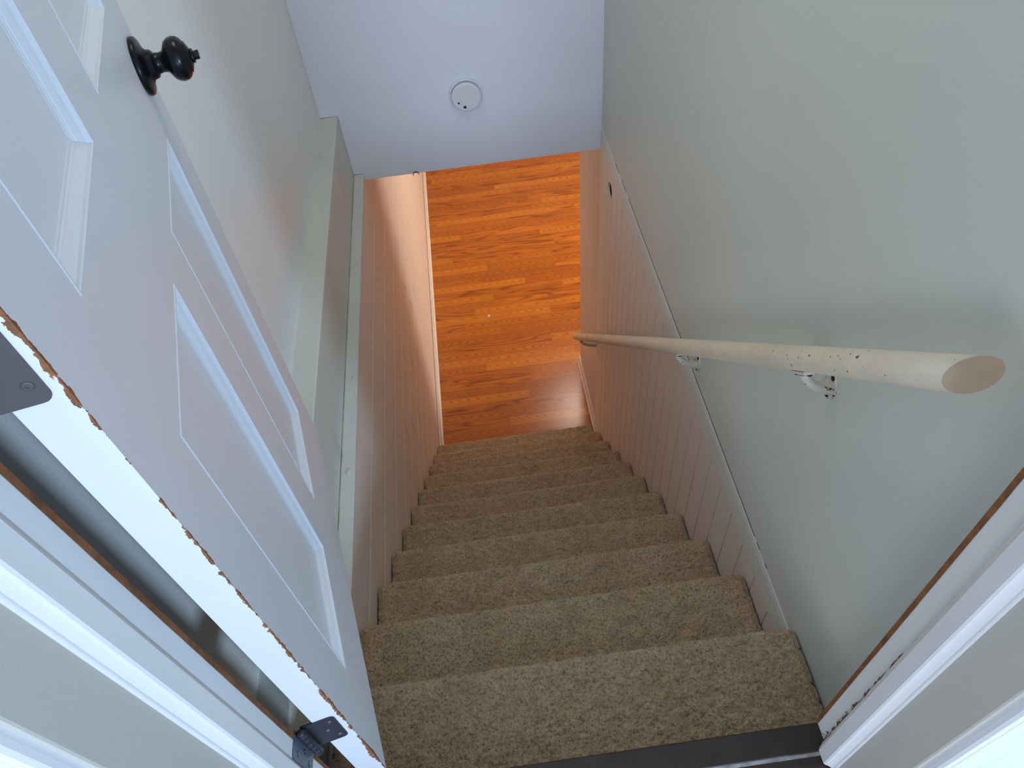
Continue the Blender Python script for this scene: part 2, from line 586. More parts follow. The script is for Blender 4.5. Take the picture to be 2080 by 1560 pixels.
# lumps of old caulk on the ledge and where it meets the bulkhead
for k, (cx, cy, cz, r) in enumerate(((-0.447, 2.088, -0.337, 0.011), (-0.463, 2.10, -0.333, 0.010), (-0.452, 2.105, -0.345, 0.008),
                                     (-0.447, 0.985, -0.334, 0.008), (-0.452, 0.63, -0.333, 0.009), (-0.447, 1.72, -0.334, 0.006))):
    bm = bmesh.new()
    bmesh.ops.create_icosphere(bm, subdivisions=3, radius=r)
    for v in bm.verts:
        n = 1 + 0.28 * math.sin(v.co.x * 700 + k) * math.cos(v.co.y * 500 + 2 * k)
        v.co = Vector((cx + v.co.x * n, cy + v.co.y * 1.5 * n, cz + v.co.z * 0.6 * n))
    obj('caulk_lump', bm, M_ledge, ledge2, smooth=True)

# left panelling: boards running down the stairwell with fine grooves between them
grooves = [-0.56, -0.772, -0.985, -1.178, -1.372, -1.60, -1.757, -1.96, -2.16, -2.36]
prof = [(XL, -0.352)]
for gz in grooves:
    prof += [(XL, gz + 0.0022), (XL - 0.003, gz + 0.0008), (XL - 0.003, gz - 0.0004), (XL, gz - 0.0030)]
prof += [(XL, ZF - 0.02), (XL - 0.16, ZF - 0.02), (XL - 0.16, -0.352)]
bm = bmesh.new()
prism_y(bm, prof, YW0, BACK)


def scratch(bm, x, p, q, w, mi, sx):
    """thin scar lying on a wall of constant x"""
    (y0, z0), (y1, z1) = p, q
    d = Vector((0, y1 - y0, z1 - z0))
    n = Vector((0, -d.z, d.y)).normalized()
    st = 7
    prev = None
    for i in range(st + 1):
        t = i / st
        ww = w * (0.25 + math.sin(math.pi * min(max(t, 0.05), 0.95)) * random.uniform(0.6, 1.1))
        c = Vector((x + sx * 0.0006, y0, z0)) + d * t + n * random.uniform(-1, 1) * w * 0.3
        a, b = bm.verts.new(c + n * ww / 2), bm.verts.new(c - n * ww / 2)
        if prev:
            bm.faces.new((prev[0], a, b, prev[1])).material_index = mi
        prev = (a, b)


for p, q, w in (((2.867, -1.60), (2.865, -1.734), .006), ((2.537, -1.417), (2.625, -1.597), .005), ((2.483, -1.269), (2.546, -1.36), .006),
                ((1.930, -1.185), (1.918, -1.362), .004), ((2.099, -1.385), (2.097, -1.568), .005), ((2.338, -1.623), (2.316, -1.777), .005),
                ((1.701, -1.007), (1.691, -1.152), .003), ((1.886, -1.590), (1.862, -1.733), .005), ((1.656, -1.378), (1.650, -1.549), .005),
                ((1.485, -1.178), (1.465, -1.328), .005), ((2.473, -2.163), (2.515, -2.369), .004), ((1.275, -0.707), (1.276, -0.759), .003),
                ((2.576, -0.987), (2.632, -1.146), .004)):
    scratch(bm, XL, p, q, w, 1, 1)
for p, q, w in (((1.972, -0.361), (1.974, -0.545), .004), ((2.10, -0.375), (2.155, -0.50), .003), ((2.156, -0.48), (2.169, -0.696), .003),
                ((0.60, -0.36), (0.66, -0.44), .004)):
    scratch(bm, XL, p, q, w, 2, 1)
struct(obj('wall_left_lower', bm, [M_panel, M_scratch, M_scratch_l]), 'scratched cream horizontal board panelling on the lower left wall', 'wall')

# right beadboard: narrow vertical beads, with a real round hole through it
YBD = 2.135
bm = bmesh.new()
pl = [(XR, YW0)]
y = 0.0 - 0.0905 * 2
yy = []
y = 1.98
while y > YW0 + 0.03:
    yy.append(y); y -= 0.0905
for y in sorted(yy):
    pl += [(XR, y - 0.0030), (XR + 0.0035, y - 0.0012), (XR + 0.0035, y + 0.0012), (XR, y + 0.0030)]
pl += [(XR, YBD), (XR + 0.0065, YBD), (XR + 0.0065, YW0)]
prism_z(bm, pl, ZF - 0.02, -0.340)
wrl = obj('wall_right_lower', bm, [M_bead])
cut_bm = bmesh.new()
lathe(cut_bm, [(0, -0.06), (0.034, -0.06), (0.034, 0.06), (0, 0.06)], 40, Matrix.Translation((XR, 1.928, -0.437)) @ Matrix.Rotation(math.radians(90), 4, 'Y'))
cutter = obj('cutter', cut_bm, M_dark)
md = wrl.modifiers.new('hole', 'BOOLEAN')
md.object = cutter
md.operation = 'DIFFERENCE'
md.solver = 'EXACT'
dg = bpy.context.evaluated_depsgraph_get()
me2 = bpy.data.meshes.new_from_object(wrl.evaluated_get(dg))
wrl.modifiers.clear()
wrl.data = me2
bpy.data.objects.remove(cutter, do_unlink=True)
struct(wrl, 'cream vertical beadboard on the lower right wall with a round hole near its far end', 'wall')
bm = bmesh.new()
box(bm, XR + 0.075, XR + 0.12, YW0, 2.88, ZF - 0.02, -0.25)
box(bm, XR + 0.007, XR + 0.075, YBD - 0.004, YBD + 0.012, ZF - 0.02, -0.37)
box(bm, XR + 0.0075, XR + 0.075, YW0, YW0 + 0.02, ZF - 0.02, -0.30)
obj('wall_right_backing', bm, M_dark)
struct(bpy.data.objects['wall_right_backing'], 'dark cavity wall seen only through the hole in the beadboard', 'wall')

# moulding strip on top of the beadboard, gap above it filled with a strip of painted shade
bm = bmesh.new()
prism_y(bm, [(XR + 0.03, -0.2640), (XR - 0.0010, -0.2640), (XR - 0.0022, -0.2655), (XR - 0.0045, -0.2800), (XR - 0.0050, -0.3400), (XR - 0.0045, -0.3500),
             (XR - 0.001, -0.3525), (XR + 0.01, -0.3525)], -0.20, YB)
# painted-over ends of the joint; the middle shows the dark strip
for ya, yb in ((-0.20, 0.14), (0.155, 0.19), (0.21, 0.225), (1.62, 1.66), (1.74, 1.78), (1.85, YB)):
    box(bm, XR - 0.0002, XR + 0.03, ya, yb, -0.2645, -0.2570)
tr3 = struct(obj('trim_3', bm, M_trim), 'flat painted strip capping the right beadboard, painted shade line above it', 'trim')
boxobj('shade_fill', (XR + 0.0006, XR + 0.02, -0.19, YB - 0.01, -0.2642, -0.2572), M_dark, tr3)

# flat panel beyond the beadboard and its end corner
XP = 0.606
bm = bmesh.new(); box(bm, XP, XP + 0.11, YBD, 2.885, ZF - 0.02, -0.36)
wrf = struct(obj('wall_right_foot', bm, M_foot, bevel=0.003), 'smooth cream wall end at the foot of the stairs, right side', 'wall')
boxobj('shade_fill', (XR + 0.001, XP + 0.002, YBD + 0.0005, YBD + 0.0035, ZF, -0.363), M_dark, wrf)  # added dark strip paints the shade line in the corner
bm = bmesh.new()
prism_y(bm, [(XP, ZF), (XP - 0.020, ZF), (XP - 0.018, ZF + 0.012), (XP - 0.011, ZF + 0.016), (XP - 0.011, ZF + 0.070), (XP - 0.007, ZF + 0.078), (XP, ZF + 0.078)], 2.20, 2.90)
struct(obj('baseboard_right', bm, M_base), 'short cream baseboard at the foot of the right wall', 'baseboard')
bm = bmesh.new()
prism_y(bm, [(XL + 0.003, ZF), (XL + 0.026, ZF), (XL + 0.025, ZF + 0.010), (XL + 0.016, ZF + 0.018), (XL + 0.014, ZF + 0.060), (XL + 0.010, ZF + 0.068), (XL + 0.003, ZF + 0.066)], 2.19, BACK)
struct(obj('baseboard_left', bm, M_base), 'long cream baseboard along the left of the lower floor', 'baseboard')

# basement room
bm = bmesh.new(); box(bm, XL - 0.05, 4.3, 2.0, BACK, ZF - 0.08, ZF)
struct(obj('floor_lower', bm, M_floor), 'orange oak laminate floor at the bottom of the stairs', 'floor')
bm = bmesh.new(); box(bm, XL - 0.05, 4.3, YB + 0.13, BACK, -0.362, -0.28)
struct(obj('ceiling_lower', bm, M_hall), 'ceiling of the basement room', 'ceiling')
bm = bmesh.new(); box(bm, XL - 0.1, 4.3, BACK, BACK + 0.1, ZF - 0.08, -0.28)
struct(obj('wall_basement_back', bm, M_panel), 'far wall of the basement room', 'wall')
bm = bmesh.new(); box(bm, 4.2, 4.3, 2.0, BACK, ZF - 0.08, -0.28)
struct(obj('wall_basement_right', bm, M_panel), 'right wall of the basement room', 'wall')
bm = bmesh.new(); box(bm, XP + 0.11, 4.3, 2.78, 2.88, ZF - 0.08, -0.28)
struct(obj('wall_basement_front', bm, M_panel), 'wall of the basement room beside the stair foot', 'wall')

# ceiling lamp of the basement room (its own light)
lamp = empty('ceiling_lamp', (0.80, 4.2, -0.362))
tag(lamp, 'round white ceiling lamp in the basement room beyond the bulkhead', 'lamp')
bm = bmesh.new(); lathe(bm, [(0, 0), (0.17, 0), (0.17, -0.015), (0.155, -0.02), (0, -0.02)], 40)
obj('lamp_base', bm, M_base, lamp, smooth=False)
mm, nt, b = new_mat('lamp_diffuser')
b.inputs['Base Color'].default_value = (0.9, 0.87, 0.8, 1)
b.inputs['Emission Color'].default_value = (1.0, 0.86, 0.70, 1)
b.inputs['Emission Strength'].default_value = 60.0
bm = bmesh.new(); lathe(bm, [(0.152, -0.019), (0.148, -0.04), (0.12, -0.062), (0.06, -0.074), (0, -0.077)], 40)
obj('lamp_diffuser', bm, mm, lamp, smooth=True)

# room upstairs, behind the camera
bm = bmesh.new(); box(bm, -1.9, 2.6, -6.6, -0.309, -0.06, -0.003)
struct(obj('floor_upper', bm, M_hallfloor), 'dark wood floor of the hall at the top of the stairs', 'floor')
bm = bmesh.new(); box(bm, -1.9, 2.6, -6.6, YB + 0.3, ZC, ZC + 0.08)
struct(obj('ceiling', bm, M_hall), 'ceiling over the hall and the stairwell', 'ceiling')
bm = bmesh.new(); box(bm, -2.0, -1.9, -6.6, YW1, -0.06, ZC)
struct(obj('wall_hall_left', bm, M_hall), 'left wall of the hall behind the camera', 'wall')
# wall with the doorway: three pieces round the opening in one mesh
bm = bmesh.new()
box(bm, -1.95, -0.362, YW1, YW0, -0.06, ZC)
box(bm, 0.484, 2.6, YW1, YW0, -0.06, ZC)
box(bm, -0.362, 0.484, YW1, YW0, 2.07, ZC)
struct(obj('wall_doorway', bm, M_hall), 'hall wall holding the doorway at the top of the stairs', 'wall')

# threshold at the head of the stairs
bm = bmesh.new()
prism = [(-0.258, -0.004), (-0.2605, 0.0), (-0.302, 0.0), (-0.3035, -0.001), (-0.3035, -0.022), (-0.262, -0.022), (-0.258, -0.018)]
lo = [bm.verts.new((-0.345, y, z)) for y, z in prism]
hi = [bm.verts.new((0.470, y, z)) for y, z in prism]
for i in range(len(prism)):
    j = (i + 1) % len(prism)
    bm.faces.new((lo[i], lo[j], hi[j], hi[i]))
bm.faces.new(lo[::-1]); bm.faces.new(hi)
thr = tag(obj('door_threshold', bm, M_thresh), 'dark wood threshold board at the head of the carpeted stairs', 'threshold')
boxobj('seam_strip', (-0.345, 0.470, -0.3088, -0.3036, -0.022, -0.0012), M_strip, thr)
bm = bmesh.new(); box(bm, -0.60, 0.60, -0.285, -0.268, -0.30, -0.022)
struct(obj('trim_4', bm, M_thresh), 'dark riser board under the threshold', 'riser')

# ------------------------------------------------------------------ door frame
ZD = 2.05


def jamb(side, xj, gap_y, names):
    """rabbeted jamb, its stop and the casing on the hall face"""
    s = 1 if side == 'right' else -1
    mj = jamb_paint('jamb_paint_' + side, gap_y, s, 0.55 if side == 'right' else 0.12)
    root = empty('trim_' + names[0], (xj, -0.29, 0))
    struct(root, names[1], 'door frame')
    inv = Matrix.Translation((-xj, 0.29, 0))

    def put(name, bm, mat, bevel=0.0):
        o = obj(name, bm, mat, root, bevel=bevel)
        o.matrix_parent_inverse = inv
        return o
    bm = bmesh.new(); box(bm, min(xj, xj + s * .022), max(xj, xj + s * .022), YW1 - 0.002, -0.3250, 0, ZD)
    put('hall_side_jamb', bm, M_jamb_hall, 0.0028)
    bm = bmesh.new(); box(bm, min(xj, xj + s * .022), max(xj, xj + s * .022), -0.3245, -0.2607, 0, ZD)
    put('jamb', bm, mj, 0.001)
    # unpainted edge strip on the stair side
    bm = bmesh.new()
    n = 60
    prev = None
    for i in range(n + 1):
        z = ZD * i / n
        e = 0.0006 * random.uniform(-1, 1)
        cur = [bm.verts.new(p) for p in ((xj - s * 0.0006, YW0 + 0.0002, z), (xj - s * 0.0006, -0.2612 + e, z), (xj + s * 0.02, -0.2612 + e, z), (xj + s * 0.02, YW0 + 0.0002, z))]
        if prev:
            for k in range(4):
                bm.faces.new((prev[k], prev[(k + 1) % 4], cur[(k + 1) % 4], cur[k]))
        else:
            bm.faces.new(cur)
        prev = cur
    bm.faces.new(prev[::-1])
    o = put('raw_edge', bm, M_raw)
    o['label'] = 'bare brown wood edge'
    # stop
    bm = bmesh.new()
    t = 0.0145
    pts = [(xj + s * 0.002, gap_y - 0.0009), (xj - s * 0.004, gap_y - 0.0009), (xj - s * (t - .003), gap_y - 0.0085), (xj - s * t, gap_y - 0.0125), (xj - s * t, -0.3215), (xj - s * (t - .0015), -0.3240), (xj - s * (t - .005), -0.3255), (xj - s * (t - .0085), -0.3285), (xj - s * .0035, -0.3310), (xj - s * .003, -0.3335), (xj - s * .0008, -0.3350), (xj + s * 0.002, -0.3350)]
    prism_z(bm, pts, 0.0, ZD - 0.02)
    put('door_stop', bm, mj, 0.0012)
    return root, put


jr, put_r = jamb('right', 0.462, -0.2892, ('5', 'painted right door jamb with a bare brown edge and chipped foot'))
jl, put_l = jamb('left', -0.340, -0.2872, ('6', 'painted left door jamb beside the door hinges'))


def casing(put, prof):
    """wide fluted casing: plan profile (x, y) closed against the wall"""
    bm = bmesh.new()
    prism_z(bm, prof, 0.0, ZD + 0.09)
    return put('casing', bm, M_casing, 0.0012)


def arc(cx, cy, r, a0, a1, n=6, ry=None):
    ry = ry or r
    return [(cx + r * math.cos(math.radians(a0 + (a1 - a0) * i / n)), cy + ry * math.sin(math.radians(a0 + (a1 - a0) * i / n))) for i in range(n + 1)]


pr = [(0.467, -0.394), (0.467, -0.4025), (0.4675, -0.4075), (0.4695, -0.4110), (0.4730, -0.4125), (0.4745, -0.4118), (0.4755, -0.4135), (0.480, -0.4150), (0.508, -0.4150),
      (0.5135, -0.4140), (0.5155, -0.4115), (0.5165, -0.4085), (0.520, -0.4080), (0.5215, -0.4095), (0.556, -0.4070), (0.560, -0.4040), (0.560, -0.394)]
casing(put_r, pr)
pl_ = [(-x + 0.122, y) for x, y in pr]
casing(put_l, pl_)

# ------------------------------------------------------------------ staircase
stairs = empty('staircase', (0.06, 0.0, ZF))
tag(stairs, 'steep straight staircase in worn beige carpet going down to the oak floor', 'staircase')
inv_st = Matrix.Translation((-0.06, 0, -ZF))


def blur(a, k):
    for ax in (0, 1):
        for _ in range(k):
            a = (np.roll(a, 1, ax) + np.roll(a, -1, ax) + 2 * a) / 4
    return a / (a.std() + 1e-9)


def step_mesh(i, res):
    yN = -0.012 if i == 0 else RUN * i
    zN = -RISE * (i + 1)
    back = -0.262 if i == 0 else RUN * (i - 1) - 0.03
    x0, x1 = XL + 0.0045, XR - 0.004
    # (y, z) outline of the carpet from the back of the tread, over the nosing, down the riser
    pts = [(back, zN)]
    r = 0.019
    pts.append((yN - r, zN))
    for k in range(1, 9):
        a = math.radians(90 - 180 * k / 8)
        pts.append((yN - r + r * math.cos(a), zN - r + r * math.sin(a)))
    pts.append((yN - r - 0.012, zN - 2 * r - 0.004))
    pts.append((yN - r - 0.014, zN - RISE - 0.005))
    P = np.array(pts)
    seg = np.hypot(*np.diff(P, axis=0).T)
    s = np.concatenate([[0], np.cumsum(seg)])
    nv = int(s[-1] / res) + 1
    t = np.linspace(0, s[-1], nv)
    Y = np.interp(t, s, P[:, 0]); Z = np.interp(t, s, P[:, 1])
    ty = np.gradient(Y); tz = np.gradient(Z)
    ln = np.hypot(ty, tz); ny_, nz_ = -tz / ln * -1, ty / ln
    ny_, nz_ = -tz / ln, ty / ln
    nu = int((x1 - x0) / res) + 1
    X = np.linspace(x0, x1, nu)
    h = 0.0012 * blur(rng.standard_normal((nu, nv)), 1) + 0.0005 * blur(rng.standard_normal((nu, nv)), 4) + \
        0.0005 * blur(rng.standard_normal((nu, nv)), int(0.00022 / res ** 2 * 1.0) + 2)
    h = np.clip(h, -0.006, 0.0045)
    # wear: the nosing is rubbed flatter; side edges roll down
    ed = np.minimum(X - x0, x1 - X)
    roll = -0.010 * np.exp(-(ed / 0.010) ** 2)
    h = h + roll[:, None]
    jit = rng.standard_normal((nu, nv)) * res * 0.18
    jit[0] = jit[-1] = 0
    vx = (X[:, None] + jit).ravel()
    vy = (Y[None] + ny_[None] * h).ravel()
    vz = (Z[None] + nz_[None] * h).ravel()
    V = np.stack([vx, vy, vz], 1)
    idx = np.arange(nu * nv).reshape(nu, nv)
    faces = np.stack([idx[:-1, :-1], idx[1:, :-1], idx[1:, 1:], idx[:-1, 1:]], -1).reshape(-1, 4)
    me = bpy.data.meshes.new('carpeted_step')
    me.vertices.add(len(V)); me.vertices.foreach_set('co', V.astype(np.float32).ravel())
    me.loops.add(faces.size); me.loops.foreach_set('vertex_index', faces.astype(np.int32).ravel())
    me.polygons.add(len(faces))
    me.polygons.foreach_set('loop_start', (np.arange(len(faces)) * 4).astype(np.int32))
    me.polygons.foreach_set('use_smooth', np.ones(len(faces), dtype=bool))
    me.update(calc_edges=True)
    me.validate()
    me.materials.append(M_carpet)
    o = bpy.data.objects.new('carpeted_step', me)
    COL.objects.link(o)
    o.parent = stairs
    o.matrix_parent_inverse = inv_st
    return o


RES = [0.0027, 0.0027, 0.003, 0.0035, 0.004, 0.0045, 0.005, 0.005, 0.0055, 0.006, 0.006]
for i in range(11):
    step_mesh(i, RES[i])
# wooden carcass under the carpet
bm = bmesh.new()
prof = [(-0.26, -RISE - 0.012)]
for i in range(11):
    yN = -0.012 if i == 0 else RUN * i
    prof += [(yN - 0.040, -RISE * (i + 1) - 0.012), (yN - 0.040, -RISE * (i + 2) - (0.012 if i < 10 else 0.0))]
prof += [(-0.26, ZF)]
lo = [bm.verts.new((XL + 0.004, y, z)) for y, z in prof]
hi = [bm.verts.new((XR - 0.004, y, z)) for y, z in prof]
n = len(prof)
for i in range(n):
    bm.faces.new((lo[i], lo[(i + 1) % n], hi[(i + 1) % n], hi[i]))
bm.faces.new(lo[::-1]); bm.faces.new(hi)
o = obj('carcass', bm, M_thresh, stairs)
o.matrix_parent_inverse = inv_st

# ------------------------------------------------------------------ door
TH = 0.038
DW = 0.762
HINGE = Vector((-0.278, -0.235, 0.006))
ARZ = math.radians(102.13)
us = [0.0, 0.103, 0.333, 0.436, 0.664, DW]
zs = [0.0, 0.206, 0.830, 1.006, 1.62, 1.72, 1.925, 2.03]
bm = bmesh.new()
gv = [[bm.verts.new((u, 0, z)) for z in zs] for u in us]
for i in range(5):
    for j in range(7):
        if i in (1, 3) and j in (1, 3, 5):
            continue
        bm.faces.new((gv[i][j], gv[i + 1][j], gv[i + 1][j + 1], gv[i][j + 1]))
bk = [bm.verts.new(p) for p in ((0, TH, 0), (DW, TH, 0), (DW, TH, 2.03), (0, TH, 2.03))]
bm.faces.new(bk)
bm.faces.new([gv[i][0] for i in range(6)] + [bk[1], bk[0]])
bm.faces.new([gv[i][7] for i in range(6)] + [bk[2], bk[3]])
bm.faces.new([gv[0][j] for j in range(8)] + [bk[3], bk[0]])
bm.faces.new([gv[5][j] for j in range(8)] + [bk[2], bk[1]])
door = obj('door_1', bm, M_door)
door.location = HINGE
door.rotation_euler = (0, 0, ARZ)
struct(door, 'white six-panel door standing open over the stairs, paint chipped along its edge', 'door')
# recessed panels with stepped moulding, one mesh each
MOULD = [(0.0, 0.0), (0.0010, -0.0009), (0.0026, -0.0009), (0.0034, 0.0004), (0.0038, 0.0032), (0.0046, 0.0042), (0.0068, 0.0056), (0.0100, 0.0082), (0.0112, 0.0094), (0.0116, 0.0106), (0.0128, 0.0108), (0.0145, 0.0125), (0.0160, 0.0117), (0.0180, 0.0117), (0.0195, 0.0125)]
for (i, j) in ((1, 1), (3, 1), (1, 3), (3, 3), (1, 5), (3, 5)):
    bm = bmesh.new()
    u0, u1, z0, z1 = us[i], us[i + 1], zs[j], zs[j + 1]
    prev = None
    for off, dep in MOULD:
        cur = [bm.verts.new(p) for p in ((u0 + off, dep, z0 + off), (u1 - off, dep, z0 + off), (u1 - off, dep, z1 - off), (u0 + off, dep, z1 - off))]
        if prev:
            for k in range(4):
                bm.faces.new((prev[k], prev[(k + 1) % 4], cur[(k + 1) % 4], cur[k]))
        prev = cur
    bm.faces.new(prev)
    obj('panel', bm, M_door, door)

# door knob on the visible face (local -Y)
KN = Matrix.Translation((0.708, 0, 0.914)) @ Matrix.Rotation(math.radians(90), 4, 'X')
bm = bmesh.new()
lathe(bm, [(0, 0.0), (0.0375, 0.0), (0.0385, 0.003), (0.0375, 0.0065), (0.034, 0.0085), (0.024, 0.0112), (0.0195, 0.0145), (0.0185, 0.0195), (0.0165, 0.0215), (0.0138, 0.0228),
           (0.0128, 0.0290), (0.0138, 0.0345), (0.0185, 0.0375), (0.0245, 0.0410), (0.0280, 0.0465), (0.0290, 0.0520), (0.0280, 0.0575), (0.0245, 0.0620), (0.0205, 0.0642), (0.0200, 0.0658),
           (0.010, 0.0700), (0.0, 0.0712)], 56, KN)
knob = obj('door_knob', bm, M_black, door, smooth=True)
knob['label'] = 'black round door knob on its rosette'
bm = bmesh.new()
lathe(bm, [(0.0095, 0.0705), (0.0095, 0.073), (0.006, 0.074), (0.0052, 0.0765), (0.0, 0.0770)], 28, KN)
vs = box(bm, -0.0065, 0.0065, -0.0024, 0.0024, 0.074, 0.0805)
rb = KN @ Matrix.Rotation(math.radians(25), 4, 'Z')
for v in vs:
    v.co = rb @ v.co
obj('turn_button', bm, M_black, knob, bevel=0.001)


def hinge(z0, z1, mat_leaf, mat_jamb, jamb_leaf=True):
    """butt hinge: leaf let into the door's hinge edge, knuckle, leaf on the jamb"""
    zc = (z0 + z1) / 2
    bm = bmesh.new()
    # rounded leaf on the hinge edge (local x = 0 plane, y across the thickness)
    y_far, y_near = 0.009, 0.0555
    c = 0.008
    pts = [(y_near, z0), (y_far + c, z0)] + [(y_far + c - c * math.sin(a), z0 + c - c * math.cos(a)) for a in np.linspace(0, math.pi / 2, 5)[1:]] + \
          [(y_far, z1 - c)] + [(y_far + c - c * math.cos(a), z1 - c + c * math.sin(a)) for a in np.linspace(0, math.pi / 2, 5)[1:]] + [(y_near, z1)]
    a = [bm.verts.new((-0.0014, y, z)) for y, z in pts]
    b = [bm.verts.new((0.001, y, z)) for y, z in pts]
    bm.faces.new(a); bm.faces.new(b[::-1])
    for i in range(len(pts)):
        j = (i + 1) % len(pts)
        bm.faces.new((a[i], a[j], b[j], b[i]))
    h = obj('hinge', bm, mat_leaf, door)
    h['label'] = 'dark metal butt hinge'
    for dy, dz in ((0.018, 0.017), (0.028, 0.045), (0.018, 0.073)):
        bm = bmesh.new()
        mt = Matrix.Translation((-0.0014, dy, z0 + dz * (z1 - z0) / 0.089)) @ Matrix.Rotation(math.radians(-90), 4, 'Y')
        lathe(bm, [(0, -0.0005), (0.0042, -0.0005), (0.0040, 0.0006), (0.0030, 0.0011), (0.0012, 0.0011), (0.0008, 0.0003), (0, 0.0003)], 18, mt)
        obj('screw', bm, mat_leaf if mat_leaf is M_hinge_m else M_screw, h)
    # knuckle of five barrels
    pin = Vector((-0.009, 0.0545, 0))
    seg = (z1 - z0) / 5
    for k in range(5):
        bm = bmesh.new()
        a0 = z0 + k * seg + 0.0006
        a1 = z0 + (k + 1) * seg - 0.0006
        lathe(bm, [(0, a0), (0.0062, a0), (0.0068, a0 + 0.0008), (0.0068, a1 - 0.0008), (0.0062, a1), (0, a1)], 20, Matrix.Translation(pin))
        obj('knuckle', bm, M_hinge, h, smooth=False)
    bm = bmesh.new()
    lathe(bm, [(0, z1), (0.0055, z1), (0.006, z1 + 0.002), (0.004, z1 + 0.005), (0, z1 + 0.0058)], 20, Matrix.Translation(pin))
    obj('pin', bm, M_hinge, h, smooth=True)
    if jamb_leaf:
        # leaf screwed to the jamb, built in world axes
        zz0, zz1 = z0 + HINGE.z, z1 + HINGE.z
        bm = bmesh.new()
        c = 0.007
        y0, y1 = -0.2852, -0.2500
        pts = [(y1, zz0), (y0 + c, zz0)] + [(y0 + c - c * math.sin(t), zz0 + c - c * math.cos(t)) for t in np.linspace(0, math.pi / 2, 5)[1:]] + \
              [(y0, zz1 - c)] + [(y0 + c - c * math.cos(t), zz1 - c + c * math.sin(t)) for t in np.linspace(0, math.pi / 2, 5)[1:]] + [(y1, zz1)]
        a = [bm.verts.new((-0.3378, y, z)) for y, z in pts]
        b = [bm.verts.new((-0.3402, y, z)) for y, z in pts]
        bm.faces.new(a); bm.faces.new(b[::-1])
        for i in range(len(pts)):
            j = (i + 1) % len(pts)
            bm.faces.new((a[i], a[j], b[j], b[i]))
        o = put_l('hinge_leaf', bm, mat_jamb)
        o['label'] = 'grey metal hinge leaf'
        for yy_, fz in ((-0.275, 0.2), (-0.266, 0.5), (-0.275, 0.8)):
            bm = bmesh.new()
            mt = Matrix.Translation((-0.3378, yy_, zz0 + fz * (zz1 - zz0))) @ Matrix.Rotation(math.radians(90), 4, 'Y')
            lathe(bm, [(0, -0.0005), (0.0042, -0.0005), (0.0040, 0.0006), (0.0030, 0.0011), (0.0012, 0.0011), (0.0008, 0.0003), (0, 0.0003)], 18, mt)
            so = obj('screw', bm, M_screw, o)


hinge(0.226, 0.317, M_hinge, M_hinge_p)
hinge(1.008, 1.099, M_hinge_m, M_hinge_p)

# ------------------------------------------------------------------ handrail
P0 = Vector((0.492, -0.128, 0.752))
P1 = Vector((0.492, 2.375, -1.744))
ax = (P1 - P0).normalized()
a1 = Vector((1, 0, 0))
a2 = ax.cross(a1).normalized()
rail_root = empty('handrail', P0)
tag(rail_root, 'round wooden handrail in chipped cream paint on brackets along the right wall', 'handrail')
inv_r = Matrix.Translation(-P0)
RR = 0.0212
bm = bmesh.new()
seg = 40
ncut = Vector((-0.555, -0.82, 0.127)).normalized()
cen = P0
rings = []
start = []
nst = 40
for s_ in range(nst + 1):
    ring = []
    for k in range(seg):
        ang = 2 * math.pi * k / seg
        off = a1 * (RR * math.cos(ang)) + a2 * (RR * math.sin(ang))
        if s_ == 0:
            t = -(off.dot(ncut)) / ax.dot(ncut)
            p = cen + off + ax * t
        else:
            t = 0.05 + (P1 - P0).length * s_ / nst * (1 - 0.05 / (P1 - P0).length)
            sag = 0.0
            p = cen + off + ax * min(t, (P1 - P0).length)
        ring.append(bm.verts.new(p))
    rings.append(ring)
for a, b in zip(rings[:-1], rings[1:]):
    for k in range(seg):
        f = bm.faces.new((a[k], a[(k + 1) % seg], b[(k + 1) % seg], b[k]))
        f.smooth = True
bm.faces.new(rings[0][::-1]).material_index = 1
# rounded far end
last = rings[-1]
for dr, da in ((0.9, 0.003), (0.6, 0.006)):
    ring = [bm.verts.new(P1 + ax * da + (v.co - P1) * dr) for v in rings[-1]]
    for k in range(seg):
        bm.faces.new((last[k], last[(k + 1) % seg], ring[(k + 1) % seg], ring[k]))
    last = ring
bm.faces.new(last)
o = obj('rail', bm, [M_rail, M_railend], rail_root)
o.matrix_parent_inverse = inv_r


def rail_at(y):
    t = (y - P0.y) / ax.y
    return P0 + ax * t


